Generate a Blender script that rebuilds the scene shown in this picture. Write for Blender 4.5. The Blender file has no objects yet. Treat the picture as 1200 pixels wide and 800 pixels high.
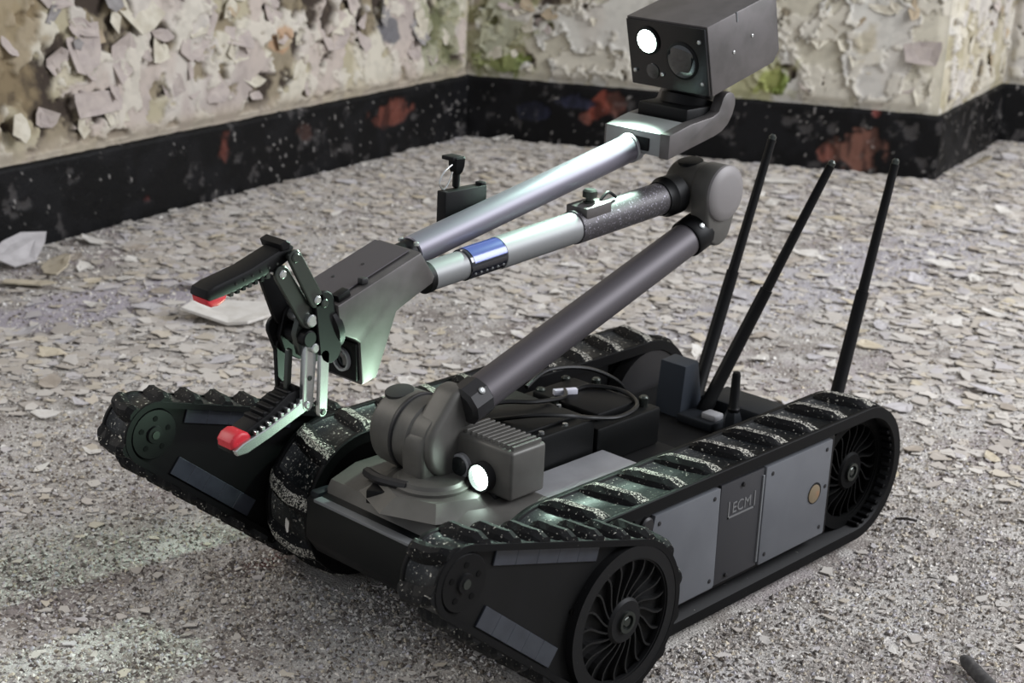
import bpy, bmesh, math, random
import numpy as np
from mathutils import Vector, Matrix
random.seed(7); rng = np.random.default_rng(11)
S = bpy.context.scene
COL = S.collection
PI = math.pi

# ------------------------------------------------------------------ camera, world, light
CAMP = (1.159, 1.1523, 0.8537); YAW, PIT, ROL, FPX = 3.8856, -0.3159, 0.0457, 1910.6
fw = Vector((math.cos(PIT)*math.cos(YAW), math.cos(PIT)*math.sin(YAW), math.sin(PIT)))
rt = fw.cross(Vector((0, 0, 1))).normalized(); up = rt.cross(fw)
r2 = rt*math.cos(ROL)+up*math.sin(ROL); u2 = up*math.cos(ROL)-rt*math.sin(ROL)
cd = bpy.data.cameras.new('camera'); cam = bpy.data.objects.new('camera', cd); COL.objects.link(cam)
M = Matrix((r2, u2, -fw)).transposed().to_4x4(); M.translation = Vector(CAMP); cam.matrix_world = M
cd.sensor_width = 36; cd.lens = FPX/1200*36; cd.clip_start = .02
cd.dof.use_dof = True; cd.dof.focus_distance = 1.72; cd.dof.aperture_fstop = 9.0
S.camera = cam

w = bpy.data.worlds.new('world'); S.world = w; w.use_nodes = True
bg = w.node_tree.nodes['Background']; bg.inputs[0].default_value = (.80, .83, .90, 1); bg.inputs[1].default_value = .58

def area(name, loc, tgt, sx, sy, power, col):
    d = bpy.data.lights.new(name, 'AREA'); d.shape = 'RECTANGLE'; d.size = sx; d.size_y = sy
    d.energy = power; d.color = col
    o = bpy.data.objects.new(name, d); COL.objects.link(o); o.location = loc
    o.rotation_euler = (Vector(tgt)-Vector(loc)).to_track_quat('-Z', 'Y').to_euler(); return o
area('window_daylight', (-2.6, 2.4, 2.3), (-.9, -.5, 0), 2.2, 1.8, 185, (.93, .95, 1.0))
area('warm_left_light', (1.2, -2.6, 2.4), (-1.1, -1.0, 0), 1.4, 1.2, 42, (1.0, .95, .88))  # unseen warm area lamp past the left wall's end; no doorway modelled there
vs = S.view_settings; vs.view_transform = 'Standard'; vs.look = 'None'; vs.exposure = 0.0; vs.gamma = 1.0; vs.use_curve_mapping = False

# ------------------------------------------------------------------ helpers
def lin(c):
    c = np.asarray(c, float)/255.; return np.where(c <= .04045, c/12.92, ((c+.055)/1.055)**2.4)
def L4(c): return tuple(lin(c))+(1.,)

FZ = -.007          # floor level (the cleats of the tracks reach down to it)
ROOTL = Vector((-.2, 0, FZ))

def newmat(name, col, rough=.5, metal=0., spec=.5, bump=None, vary=None, speck=None, coat=0, vcol=None, emis=None):
    m = bpy.data.materials.new(name); m.use_nodes = True; nt = m.node_tree; N = nt.nodes; K = nt.links
    b = N['Principled BSDF']; b.inputs['Roughness'].default_value = rough; b.inputs['Metallic'].default_value = metal
    b.inputs['Specular IOR Level'].default_value = spec; b.inputs['Base Color'].default_value = L4(col)
    if coat: b.inputs['Coat Weight'].default_value = coat
    tc = N.new('ShaderNodeTexCoord'); geo = N.new('ShaderNodeNewGeometry'); pos = geo.outputs['Position']
    src = None
    if vcol:
        a = N.new('ShaderNodeAttribute'); a.attribute_name = vcol; src = a.outputs['Color']
    if vary:        # (scale, other colour, low, high)
        n = N.new('ShaderNodeTexNoise'); n.inputs['Scale'].default_value = vary[0]; n.inputs['Detail'].default_value = 6
        K.new(pos, n.inputs['Vector'])
        r = N.new('ShaderNodeMapRange'); r.inputs[1].default_value = vary[2]; r.inputs[2].default_value = vary[3]; K.new(n.outputs[0], r.inputs[0])
        x = N.new('ShaderNodeMix'); x.data_type = 'RGBA'; K.new(r.outputs[0], x.inputs[0])
        if src: K.new(src, x.inputs[6])
        else: x.inputs[6].default_value = L4(col)
        x.inputs[7].default_value = L4(vary[1]); src = x.outputs[2]
    for sp in (speck or []):       # (scale, colour, threshold, softness)
        n = N.new('ShaderNodeTexNoise'); n.inputs['Scale'].default_value = sp[0]; n.inputs['Detail'].default_value = 3; n.inputs['Roughness'].default_value = .6
        K.new(pos, n.inputs['Vector'])
        r = N.new('ShaderNodeMapRange'); r.inputs[1].default_value = sp[2]; r.inputs[2].default_value = sp[2]+sp[3]; K.new(n.outputs[0], r.inputs[0])
        x = N.new('ShaderNodeMix'); x.data_type = 'RGBA'; K.new(r.outputs[0], x.inputs[0])
        if src: K.new(src, x.inputs[6])
        else: x.inputs[6].default_value = L4(col)
        x.inputs[7].default_value = L4(sp[1]); src = x.outputs[2]
    if src: K.new(src, b.inputs['Base Color'])
    if bump:
        n = N.new('ShaderNodeTexNoise'); n.inputs['Scale'].default_value = bump[0]; n.inputs['Detail'].default_value = 5; K.new(pos, n.inputs['Vector'])
        u = N.new('ShaderNodeBump'); u.inputs['Strength'].default_value = bump[1]; u.inputs['Distance'].default_value = bump[2]
        K.new(n.outputs[0], u.inputs['Height']); K.new(u.outputs[0], b.inputs['Normal'])
    if emis:
        b.inputs['Emission Color'].default_value = (*emis[0], 1); b.inputs['Emission Strength'].default_value = emis[1]
    return m

DUST = (198, 194, 182)
MT = dict(
    tube=newmat('anodised_grey_tube', (84, 80, 83), .5, .45, spec=.35),
    tube_light=newmat('pale_grey_tube', (132, 133, 133), .5, .4, spec=.35),
    tube_silver=newmat('silver_tube', (116, 113, 122), .46, .5, spec=.4),
    cast=newmat('taupe_casting', (92, 90, 86), .5, .3, vary=(30, (80, 78, 74), .4, .7)),
    beam=newmat('front_beam_black', (15, 17, 18), .5, spec=.25),
    mast=newmat('slate_plastic', (50, 55, 62), .5, spec=.3),
    endcap=newmat('pale_taupe_cap', (126, 122, 121), .55, .2),
    castdark=newmat('dark_grey_casting', (40, 39, 40), .5, .3),
    box=newmat('bronze_grey_metal', (96, 92, 91), .45, .45, vary=(40, (84, 81, 79), .4, .7)),
    black=newmat('black_plastic', (5, 5, 6), .5, 0, spec=.2, vary=(60, (8, 8, 9), .5, .75)),
    blackgloss=newmat('glossy_black', (10, 10, 11), .22),
    dark=newmat('dark_plastic', (10, 10, 10), .55, .0, spec=.22, vary=(25, (14, 14, 15), .45, .75)),
    web=newmat('wheel_black', (3, 3, 3), .65, spec=.12),
    rim=newmat('wheel_rim_black', (15, 15, 16), .55, spec=.25, speck=[(520, (96, 94, 90), .72, .03)]),
    spoke=newmat('spoke_grey', (16, 16, 16), .5, spec=.3),
    rubber=newmat('dusty_black_rubber', (5, 5, 6), .62, 0, spec=.2, speck=[(120, (26, 27, 28), .55, .3), (300, DUST, .645, .05)], bump=(300, .3, .001)),
    rubberplain=newmat('black_rubber_edge', (4, 4, 5), .6, 0, spec=.18, speck=[(300, DUST, .74, .04)]),
    fuzz=newmat('plaster_dust', (192, 188, 176), .95, 0, speck=[(520, (12, 12, 12), .44, .10), (170, (10, 10, 10), .52, .12)], bump=(500, .7, .002)),
    beltface=newmat('worn_belt_face', (17, 20, 22), .4, 0, spec=.35, speck=[(420, (90, 92, 90), .60, .08), (230, DUST, .625, .05)], bump=(200, .2, .0008)),
    panel=newmat('grey_side_panel', (94, 96, 100), .5, .1, vary=(18, (86, 88, 92), .4, .75)),
    panelbright=newmat('pale_panel_edge', (108, 110, 112), .5, .1),
    paneldark=newmat('dark_side_panel', (46, 46, 49), .5, .1),
    label=newmat('grey_print', (104, 104, 104), .5),
    brass=newmat('brass_disc', (118, 104, 82), .5, .1, speck=[(60, (140, 92, 60), .55, .2)]),
    deck=newmat('pale_deck_plate', (158, 158, 160), .45, .2, vary=(20, (140, 140, 142), .4, .7)),
    window=newmat('smoky_window', (54, 57, 64), .28, 0, vary=(60, (44, 46, 53), .4, .7)),
    steel=newmat('bright_steel', (196, 198, 196), .26, .9, bump=(200, .1, .0005)),
    steeldark=newmat('dark_steel', (72, 76, 72), .3, .8),
    red=newmat('red_rubber_tip', (196, 34, 48), .45, speck=[(200, (222, 90, 100), .66, .05)]),
    tape=newmat('black_tape', (20, 22, 30), .18, .0, coat=.5),
    blue=newmat('blue_tape', (62, 78, 142), .25, .1, coat=.4),
    glass=newmat('dark_lens', (22, 26, 28), .06, 0, coat=1),
    bluegrey=newmat('bluegrey_plastic', (26, 29, 33), .5, spec=.25),
    green=newmat('dark_box', (6, 7, 7), .5, .1, spec=.22),
    cable=newmat('black_cable', (10, 10, 10), .35, spec=.4),
    white=newmat('white_sticker', (205, 205, 215), .5),
    lamp=newmat('lit_lamp_glass', (240, 255, 250), .2, emis=((.78, 1., .90), 22)),
)

class MB:
    """collects geometry in world coordinates; build() links it as one mesh object"""
    def __init__(s): s.bm = bmesh.new()
    def _xf(s, vs, loc=(0, 0, 0), rot=None):
        m = Matrix.Translation(Vector(loc)) @ (rot if rot else Matrix.Identity(4))
        bmesh.ops.transform(s.bm, matrix=m, verts=vs)
    def box(s, lo, hi, bev=0., seg=2, rot=None, piv=None):
        r = bmesh.ops.create_cube(s.bm, size=1); vs = r['verts']
        c = [(a+b)/2 for a, b in zip(lo, hi)]; d = [abs(b-a) for a, b in zip(lo, hi)]
        bmesh.ops.scale(s.bm, vec=d, verts=vs); bmesh.ops.translate(s.bm, vec=c, verts=vs)
        if bev:
            es = {e for v in vs for e in v.link_edges}
            r = bmesh.ops.bevel(s.bm, geom=list(es), offset=bev, segments=seg, affect='EDGES', profile=.5)
            vs = list({v for f in r['faces'] for v in f.verts} | {v for v in vs if v.is_valid})
        if rot: bmesh.ops.rotate(s.bm, cent=piv or c, matrix=rot, verts=vs)
        return s
    def lathe(s, p0, axis, prof, n=32):
        """prof: list of (distance along axis, radius)"""
        a = Vector(axis).normalized(); t = a.orthogonal().normalized(); b = a.cross(t); p0 = Vector(p0)
        rings = []
        for d, r in prof:
            c = p0+a*d
            if r < 1e-6: rings.append([s.bm.verts.new(c)])
            else: rings.append([s.bm.verts.new(c+(t*math.cos(2*PI*k/n)+b*math.sin(2*PI*k/n))*r) for k in range(n)])
        for A, B in zip(rings, rings[1:]):
            for k in range(n):
                q = [A[k % len(A)], A[(k+1) % len(A)], B[(k+1) % len(B)], B[k % len(B)]]
                u = []
                for v in q:
                    if v not in u: u.append(v)
                if len(u) >= 3: s.bm.faces.new(u)
        for R, fl in ((rings[0], True), (rings[-1], False)):
            if len(R) > 1: s.bm.faces.new(list(reversed(R)) if fl else R)
        return s
    def cyl(s, p0, p1, r, n=32, bev=.0012, r1=None):
        d = (Vector(p1)-Vector(p0)); L = d.length; r1 = r if r1 is None else r1; b = min(bev, L*.4, r*.4)
        return s.lathe(p0, d, [(0, r-b), (b, r), (L-b, r1), (L, r1-b)], n)
    def ring(s, p0, p1, ro, ri, n=32):
        d = (Vector(p1)-Vector(p0)); L = d.length; a = d.normalized(); t = a.orthogonal().normalized(); b = a.cross(t)
        P = [(0, ri), (0, ro), (L, ro), (L, ri)]
        R = [[s.bm.verts.new(Vector(p0)+a*x+(t*math.cos(2*PI*k/n)+b*math.sin(2*PI*k/n))*r) for k in range(n)] for x, r in P]
        for i in range(4):
            A, B = R[i], R[(i+1) % 4]
            for k in range(n): s.bm.faces.new((A[k], A[(k+1) % n], B[(k+1) % n], B[k]))
        return s
    def prism(s, xz, y0, y1, bev=0., seg=2):
        """polygon in the XZ plane pushed through Y"""
        A = [s.bm.verts.new((x, y0, z)) for x, z in xz]; B = [s.bm.verts.new((x, y1, z)) for x, z in xz]
        fs = [s.bm.faces.new(A), s.bm.faces.new(list(reversed(B)))]
        n = len(A)
        for k in range(n): fs.append(s.bm.faces.new((A[(k+1) % n], A[k], B[k], B[(k+1) % n])))
        bmesh.ops.recalc_face_normals(s.bm, faces=fs)
        if bev:
            es = {e for f in fs[:2] for e in f.edges}
            bmesh.ops.bevel(s.bm, geom=list(es), offset=bev, segments=seg, affect='EDGES', profile=.5)
        return s
    def tube(s, pts, r, n=8, sub=6):
        P = [Vector(p) for p in pts]; Q = []
        for i in range(len(P)-1):
            a = P[max(i-1, 0)]; b = P[i]; c = P[i+1]; d = P[min(i+2, len(P)-1)]
            for k in range(sub):
                t = k/sub; Q.append(.5*((2*b)+(c-a)*t+(2*a-5*b+4*c-d)*t*t+(3*b-a-3*c+d)*t**3))
        Q.append(P[-1]); prev = None; t0 = None
        for i, q in enumerate(Q):
            tg = (Q[min(i+1, len(Q)-1)]-Q[max(i-1, 0)]).normalized()
            t0 = tg.orthogonal().normalized() if t0 is None else (t0-tg*t0.dot(tg)).normalized()
            b = tg.cross(t0)
            R = [s.bm.verts.new(q+(t0*math.cos(2*PI*k/n)+b*math.sin(2*PI*k/n))*r) for k in range(n)]
            if prev:
                for k in range(n): s.bm.faces.new((prev[k], prev[(k+1) % n], R[(k+1) % n], R[k]))
            else: s.bm.faces.new(list(reversed(R)))
            prev = R
        s.bm.faces.new(prev); return s
    def mesh(s, name, ang=35, mats=()):
        bmesh.ops.recalc_face_normals(s.bm, faces=s.bm.faces[:])
        for f in s.bm.faces: f.smooth = True
        a = math.radians(ang)
        for e in s.bm.edges:
            if len(e.link_faces) == 2 and e.calc_face_angle(0) > a: e.smooth = False
        me = bpy.data.meshes.new(name); s.bm.to_mesh(me); s.bm.free()
        for m in mats: me.materials.append(MT[m] if isinstance(m, str) else m)
        return me
    def build(s, name, mat, parent=None, ang=35):
        return link(name, s.mesh(name, ang, (mat,)), parent)

def link(name, me, parent=None, mw=None):
    o = bpy.data.objects.new(name, me); COL.objects.link(o)
    if parent is not None:
        o.parent = parent
        if parent.type == 'EMPTY': o.matrix_parent_inverse = Matrix.Translation(-ROOTL)
    if mw is not None: o.matrix_basis = mw
    return o
def tag(o, label=None, cat=None, group=None, kind=None):
    if label: o['label'] = label
    if cat: o['category'] = cat
    if group: o['group'] = group
    if kind: o['kind'] = kind
    return o
def RY(a): return Matrix.Rotation(a, 4, 'Y')

# value noise
def vnoise(x, y, seed=0):
    xi = np.floor(x).astype(np.int64); yi = np.floor(y).astype(np.int64); fx = x-xi; fy = y-yi
    fx = fx*fx*(3-2*fx); fy = fy*fy*(3-2*fy)
    def h(a, b):
        n = (a*374761393+b*668265263+seed*974634777) & 0xffffffff
        n = ((n ^ (n >> 13))*1274126177) & 0xffffffff
        return ((n ^ (n >> 16)) & 0xffff)/65535.
    return (h(xi, yi)*(1-fx)+h(xi+1, yi)*fx)*(1-fy)+(h(xi, yi+1)*(1-fx)+h(xi+1, yi+1)*fx)*fy
def fbm(x, y, o=4, seed=0, g=.5):
    s = 0; a = 1; t = 0
    for k in range(o): s = s+a*vnoise(x*2**k, y*2**k, seed+k*17); t += a; a *= g
    return s/t
def sstep(a, b, x): t = np.clip((x-a)/(b-a), 0, 1); return t*t*(3-2*t)
def blob(s, z, cs, cz, rs, rz, seed=3, k=.5):
    d = np.sqrt(((s-cs)/rs)**2+((z-cz)/rz)**2)+k*2*(fbm(s*28, z*28, 4, seed)-.5)
    return 1-sstep(.7, 1.05, d)

def gridmesh(name, P, colr, mat):
    """P (n,m,3) points, colr (n,m,3) linear albedo"""
    n, m = P.shape[:2]; v = P.reshape(-1, 3); idx = np.arange(n*m).reshape(n, m)
    f = np.stack([idx[:-1, :-1], idx[1:, :-1], idx[1:, 1:], idx[:-1, 1:]], -1).reshape(-1, 4)
    me = bpy.data.meshes.new(name); me.vertices.add(len(v)); me.vertices.foreach_set('co', v.astype(np.float32).ravel())
    me.loops.add(f.size); me.loops.foreach_set('vertex_index', f.ravel().astype(np.int32))
    me.polygons.add(len(f)); me.polygons.foreach_set('loop_start', np.arange(0, f.size, 4, dtype=np.int32))
    me.polygons.foreach_set('use_smooth', np.ones(len(f), bool)); me.update(calc_edges=True)
    c = np.ones((len(v), 4), np.float32); c[:, :3] = colr.reshape(-1, 3)
    a = me.color_attributes.new('Col', 'FLOAT_COLOR', 'POINT'); a.data.foreach_set('color', c.ravel())
    me.materials.append(mat); return me

# ------------------------------------------------------------------ the room
K0 = np.array([-2.016, -1.986]); LE = np.array([-.423, -1.653]); RE = np.array([-2.611, -.8765]); VE = np.array([-3.286, -1.048])
dL = (LE-K0)/np.linalg.norm(LE-K0); dR = (RE-K0)/np.linalg.norm(RE-K0); dV = (VE-RE)/np.linalg.norm(VE-RE)
lenR = np.linalg.norm(RE-K0); lenV = np.linalg.norm(VE-RE)
nL = np.array([-dL[1], dL[0]]); nR = np.array([dR[1], -dR[0]]); nV = np.array([-dV[1], dV[0]])
if nL[1] < 0: nL = -nL
if nR[0] < 0: nR = -nR
if nV[1] < 0: nV = -nV
plaster = newmat('peeling_plaster', (180, 172, 150), .9, 0, vcol='Col', bump=(260, .35, .002), spec=.25)
skirt = newmat('black_skirting_paint', (20, 20, 20), .55, 0, vcol='Col', bump=(200, .5, .003), spec=.2)

def mixc(c, col, m): return c*(1-m[..., None])+lin(col)[None, None]*m[..., None]

def wall(name, A, d, nrm, length, style, seed, s_off=0.):
    s1 = np.linspace(0, length, int(length/.0042)+2)
    z1 = np.concatenate([np.arange(FZ+.13, .62, .0042), [.66, .72, .9, 1.2, 1.8, 2.6]])
    s, z = np.meshgrid(s1, z1, indexing='ij'); q = s+s_off
    wob = fbm(q*3, z*3, 3, seed)*.012
    base = np.zeros(s.shape+(3,))+lin((184, 175, 152))
    base = mixc(base, (164, 156, 130), fbm(q*7, z*7, 4, seed+1)*1.0)
    base = mixc(base, (196, 188, 168), sstep(.52, .66, fbm(q*16, z*16, 4, seed+2))*.7)
    n1 = fbm(q*9+.25*fbm(q*30, z*30, 2, seed+5), z*9, 5, seed+3, .55)
    n2 = fbm(q*22, z*22, 4, seed+7, .55)
    h = wob.copy()
    if style == 'left':
        thr = .44+.20*sstep(1.40, 1.52, q)-.0*z+.10*(1-sstep(.06, .40, q))
        hole_t = .60-.06*sstep(.9, 1.3, q)
        tint = (188, 176, 166)
    elif style == 'right':
        thr = .52-.08*sstep(.8, 1.0, q)
        hole_t = .70; tint = (206, 203, 194); base = mixc(base, (204, 199, 184), np.full(s.shape, .6))
    else:
        thr = np.full(s.shape, .5); hole_t = .64; tint = (190, 184, 176)
    c = base
    hole = sstep(hole_t, hole_t+.03, fbm(q*13, z*13, 5, seed+9, .55))*(z > .17)
    if style == 'left':
        for cs, cz, rs, rz in ((1.54, .30, .05, .075), (1.50, .235, .06, .05), (1.49, .355, .05, .04), (1.19, .36, .03, .04), (1.33, .395, .03, .04), (1.21, .255, .025, .02), (.47, .33, .05, .055), (.44, .40, .06, .03), (.62, .37, .03, .04), (1.0, .375, .045, .025), (.78, .40, .06, .03)):
            hole = np.maximum(hole, blob(q, z, cs, cz, rs, rz, seed+21, .9))
    c = mixc(c, (120, 106, 84), hole*.7)
    deep = hole*sstep(.38, .55, n2); c = mixc(c, (66, 57, 50), deep)
    h = h-.003*hole-.005*deep
    paint = sstep(0, .012, n1-thr)*(1-hole)
    lip = np.exp(-((n1-thr-.018)/.02)**2)*(1-hole)*sstep(-.004, .01, n1-thr)
    pc = np.zeros(s.shape+(3,))+lin(tint)
    pc = mixc(pc, (176, 165, 158) if style == 'left' else (196, 192, 184), sstep(.4, .65, fbm(q*5, z*5, 3, seed+11)))
    pc = mixc(pc, (200, 194, 184), sstep(.5, .7, fbm(q*12, z*6, 3, seed+12))*.8)
    c = c*(1-paint[..., None])+pc*paint[..., None]
    p2 = sstep(0, .01, fbm(q*14, z*14, 4, seed+31, .55)-.56)*(1-hole)
    c = mixc(c, (206, 200, 186), p2*.75)
    h = h+.004*paint+.006*lip+.004*p2+.0015*(n2-.5)
    edge = np.exp(-((n1-thr)/.006)**2)*(1-hole); c = mixc(c, (116, 104, 86), edge*.55)
    edge2 = np.exp(-((fbm(q*14, z*14, 4, seed+31, .55)-.56)/.006)**2); c = mixc(c, (120, 110, 92), edge2*.45)
    if style == 'left':
        c = mixc(c, (142, 126, 98), blob(q, z, 1.62, .42, .12, .20, 41, .5)*.8)
        c = mixc(c, (182, 150, 120), blob(q, z, .80, .325, .04, .04, 42, .7)*.9)
        c = mixc(c, (122, 126, 92), blob(q, z, .14, .25, .10, .14, 43, .9)*.65)
        c = mixc(c, (112, 110, 112), blob(q, z, .38, .315, .045, .035, 44, .8))
        c = mixc(c, (176, 164, 146), (1-sstep(.17, .21, z+.02*(n2-.5)))*.7)
    if style == 'right':
        c = mixc(c, (112, 124, 62), blob(q, z, .105, .20, .07, .035, 45, 1.0)*.9)
        c = mixc(c, (132, 134, 86), blob(q, z, .07, .26, .13, .14, 46, 1.)*.55)
        c = mixc(c, (120, 134, 62), blob(q, z, .832, .208, .045, .035, 47, .9)*.95)
        c = mixc(c, (160, 160, 104), blob(q, z, .78, .23, .10, .09, 48, .8)*.6)
        c = mixc(c, (176, 164, 134), blob(q, z, 1.06, .33, .05, .05, 49, .8)*.6)
    c = c*(1-.12*sstep(.45, .7, fbm(q*60, z*60, 2, seed+50)))[..., None]
    h = h*sstep(.157, .185, z)*sstep(0, .03, s)*sstep(0, .03, length-s)
    P = np.zeros(s.shape+(3,)); P[..., 0] = A[0]+d[0]*s+nrm[0]*h; P[..., 1] = A[1]+d[1]*s+nrm[1]*h; P[..., 2] = z
    return tag(link(name, gridmesh(name, P, c, plaster)), kind='structure')

def baseboard(name, A, d, nrm, length, seed, reds):
    s1 = np.linspace(0, length, int(length/.0042)+2)
    prof = [(FZ-.01, .010), (.0, .012)]+[(zz, .012) for zz in np.arange(.006, .150, .0042)]+[(.154, .009), (.1565, .002), (.157, -.02)]
    z1 = np.array([p[0] for p in prof]); o1 = np.array([p[1] for p in prof])
    s, z = np.meshgrid(s1, z1, indexing='ij'); o = np.broadcast_to(o1, s.shape).copy()
    c = np.zeros(s.shape+(3,))+lin((6, 6, 7))
    c = mixc(c, (16, 16, 18), sstep(.45, .7, fbm(s*20, z*20, 4, seed)))
    n = fbm(s*26, z*26, 5, seed+3, .6); chip = sstep(.62, .72, n); c = mixc(c, (78, 75, 74), chip*.6); h = -.002*chip
    n = fbm(s*95, z*95, 3, seed+6, .6)+.10*(fbm(s*5, z*5, 2, seed+5)-.5); chip = sstep(.79, .83, n); c = mixc(c, (150, 146, 142), chip*.8); h = h+.0015*chip
    h = h+.004*(fbm(s*14, z*14, 4, seed+8)-.5)
    for cs, cz, rs, rz, col in reds:
        b = blob(s, z, cs, cz, rs, rz, seed+int(cs*100), .8); c = mixc(c, col, b*(.35+.6*sstep(.35, .6, fbm(s*45, z*14, 3, seed+77)))); h = h-.003*b
    hz = z+.004*(fbm(s*25, z*0, 3, seed+9)-.5)*sstep(.13, .15, z)
    P = np.zeros(s.shape+(3,)); oo = o+h
    P[..., 0] = A[0]+d[0]*s+nrm[0]*oo; P[..., 1] = A[1]+d[1]*s+nrm[1]*oo; P[..., 2] = hz
    return tag(link(name, gridmesh(name, P, c, skirt)), kind='structure')

REDC = (104, 60, 50)
wl = wall('wall_left', K0, dL, nL, 2.5, 'left', 100)
wr = wall('wall_right', K0, dR, nR, lenR, 'right', 200)
wv = wall('wall_reveal', RE, dV, nV, lenV, 'reveal', 300)
wf = wall('wall_back', VE, dR, nR, 2.2, 'reveal', 400)
baseboard('baseboard_left', K0, dL, nL, 2.5, 500, [(.36, .10, .10, .03, REDC), (1.0, .105, .02, .04, (92, 52, 44)), (1.25, .03, .014, .01, (84, 44, 42)), (.72, .10, .04, .02, (60, 44, 40))])
baseboard('baseboard_right', K0, dR, nR, lenR+.012, 600, [(1.065, .045, .075, .06, (116, 80, 68)), (1.105, .15, .016, .014, (104, 54, 48)), (.417, .121, .035, .035, (114, 76, 66)), (.338, .07, .025, .018, (108, 66, 56)), (.38, .10, .03, .04, (120, 62, 50)), (.99, .04, .018, .025, (108, 66, 56)), (.2, .08, .05, .03, (32, 34, 50)), (.31, .11, .05, .03, (36, 38, 54))])
baseboard('baseboard_reveal', RE, dV, nV, lenV, 700, [])
baseboard('baseboard_back', VE, dR, nR, 2.2, 800, [(.15, .12, .03, .03, (120, 60, 56))])

# curled chips of paint hanging on the walls: parts of the wall they peel from
chipmats = [newmat('chip_'+n, c, .85, 0, vary=(40, c2, .35, .7), spec=.25, bump=(300, .3, .001)) for n, c, c2 in (
    ('lilac', (186, 175, 167), (166, 155, 150)), ('cream', (206, 200, 184), (182, 174, 156)), ('tan', (178, 162, 138), (154, 140, 118)), ('grey', (150, 146, 144), (124, 120, 118)))]
def flakemesh(name, n, seed, curl, th=.03, mat=None, sub=1):
    r = random.Random(seed); bm = bmesh.new()
    pts = []
    for k in range(n):
        a = 2*PI*(k+r.uniform(-.33, .33))/n; q = r.uniform(.55, 1.1); pts.append((q*math.cos(a), q*math.sin(a)*r.uniform(.6, .95)))
    ph = r.uniform(0, PI); cx, cy = math.cos(ph), math.sin(ph)
    def zz(x, y): u = x*cx+y*cy; return curl*(u*u-.3)+curl*.5*u+r.uniform(-.04, .04)
    top = []; bot = []
    for f in (1., .55):
        A = [];B = []
        for x, y in pts:
            h = zz(x*f, y*f); A.append(bm.verts.new((x*f, y*f, h+th))); B.append(bm.verts.new((x*f, y*f, h)))
        top.append(A); bot.append(B)
    for k in range(n):
        j = (k+1) % n
        bm.faces.new((top[0][k], top[0][j], top[1][j], top[1][k])); bm.faces.new((bot[0][j], bot[0][k], bot[1][k], bot[1][j]))
        bm.faces.new((bot[0][k], bot[0][j], top[0][j], top[0][k]))
    bm.faces.new(top[1]); bm.faces.new(list(reversed(bot[1])))
    bmesh.ops.recalc_face_normals(bm, faces=bm.faces[:])
    me = bpy.data.meshes.new(name); bm.to_mesh(me); bm.free()
    if mat: me.materials.append(mat)
    return me
CH = [[flakemesh('paint_chip', random.choice((7, 8, 9)), 900+i*10+k, random.choice((.15, .3, .45)), .05, m) for k in range(5)] for i, m in enumerate(chipmats)]
def chips(wallo, A, d, nrm, s0, s1, count, wts, seed, zlo=.20, zhi=.56, sz=(.010, .034)):
    r = random.Random(seed)
    X = Vector((d[0], d[1], 0)); Nn = Vector((nrm[0], nrm[1], 0)); Z = Vector((0, 0, 1))
    R = Matrix((X, Z, Nn)).transposed().to_4x4()
    for k in range(count):
        s = r.uniform(s0, s1); z = r.uniform(zlo, zhi); a = r.uniform(*sz)*(1.0 if r.random() < .8 else 1.5)
        m = r.choices(range(4), wts)[0]
        W = R @ Matrix.Rotation(r.uniform(-.5, .15), 4, 'X') @ Matrix.Rotation(r.uniform(-.25, .25), 4, 'Y') @ Matrix.Rotation(r.uniform(0, 6.28), 4, 'Z') @ Matrix.Diagonal((a, a*r.uniform(.6, 1.1), a, 1))
        W.translation = Vector((A[0], A[1], 0))+X*s+Z*z+Nn*(.007+r.uniform(.001, .006))
        link('paint_chip', r.choice(CH[m]), wallo, W)
chips(wl, K0, dL, nL, .12, 1.75, 105, (6, 4, 1.5, 1.5), 1, sz=(.014, .042))
chips(wr, K0, dR, nR, .05, lenR-.02, 46, (2, 7, 1.2, .5), 2, .2, .5, sz=(.012, .034))
chips(wv, RE, dV, nV, .03, lenV-.03, 16, (3, 4, 3, 1), 3, .2, .5)
def chip1(wallo, A, d, nrm, s, z, a, b, m, k, tilt=-.25, out=.012, rot=0):
    X = Vector((d[0], d[1], 0)); Nn = Vector((nrm[0], nrm[1], 0)); Z = Vector((0, 0, 1))
    W = Matrix((X, Z, Nn)).transposed().to_4x4() @ Matrix.Rotation(tilt, 4, 'X') @ Matrix.Rotation(rot, 4, 'Z') @ Matrix.Diagonal((a, b, (a+b)/2, 1))
    W.translation = Vector((A[0], A[1], 0))+X*s+Z*z+Nn*out
    link('paint_chip', CH[m][k], wallo, W)
chip1(wl, K0, dL, nL, 1.42, .36, .055, .085, 0, 0); chip1(wl, K0, dL, nL, 1.30, .33, .05, .07, 0, 1); chip1(wl, K0, dL, nL, 1.38, .25, .085, .05, 0, 2)
chip1(wl, K0, dL, nL, .80, .33, .038, .04, 2, 1); chip1(wl, K0, dL, nL, .95, .31, .045, .055, 1, 2); chip1(wl, K0, dL, nL, 1.10, .35, .05, .055, 0, 3)
chip1(wl, K0, dL, nL, 1.60, .23, .035, .05, 1, 3, -.3, .03); chip1(wl, K0, dL, nL, .40, .36, .03, .045, 3, 0); chip1(wl, K0, dL, nL, .60, .31, .05, .06, 0, 4)
chip1(wr, K0, dR, nR, .94, .345, .06, .05, 1, 0); chip1(wr, K0, dR, nR, 1.09, .42, .05, .04, 1, 1); chip1(wr, K0, dR, nR, 1.20, .31, .055, .06, 0, 2, -.3, .02)
chip1(wr, K0, dR, nR, .16, .345, .03, .02, 1, 3); chip1(wr, K0, dR, nR, .23, .34, .025, .025, 2, 2)

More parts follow.
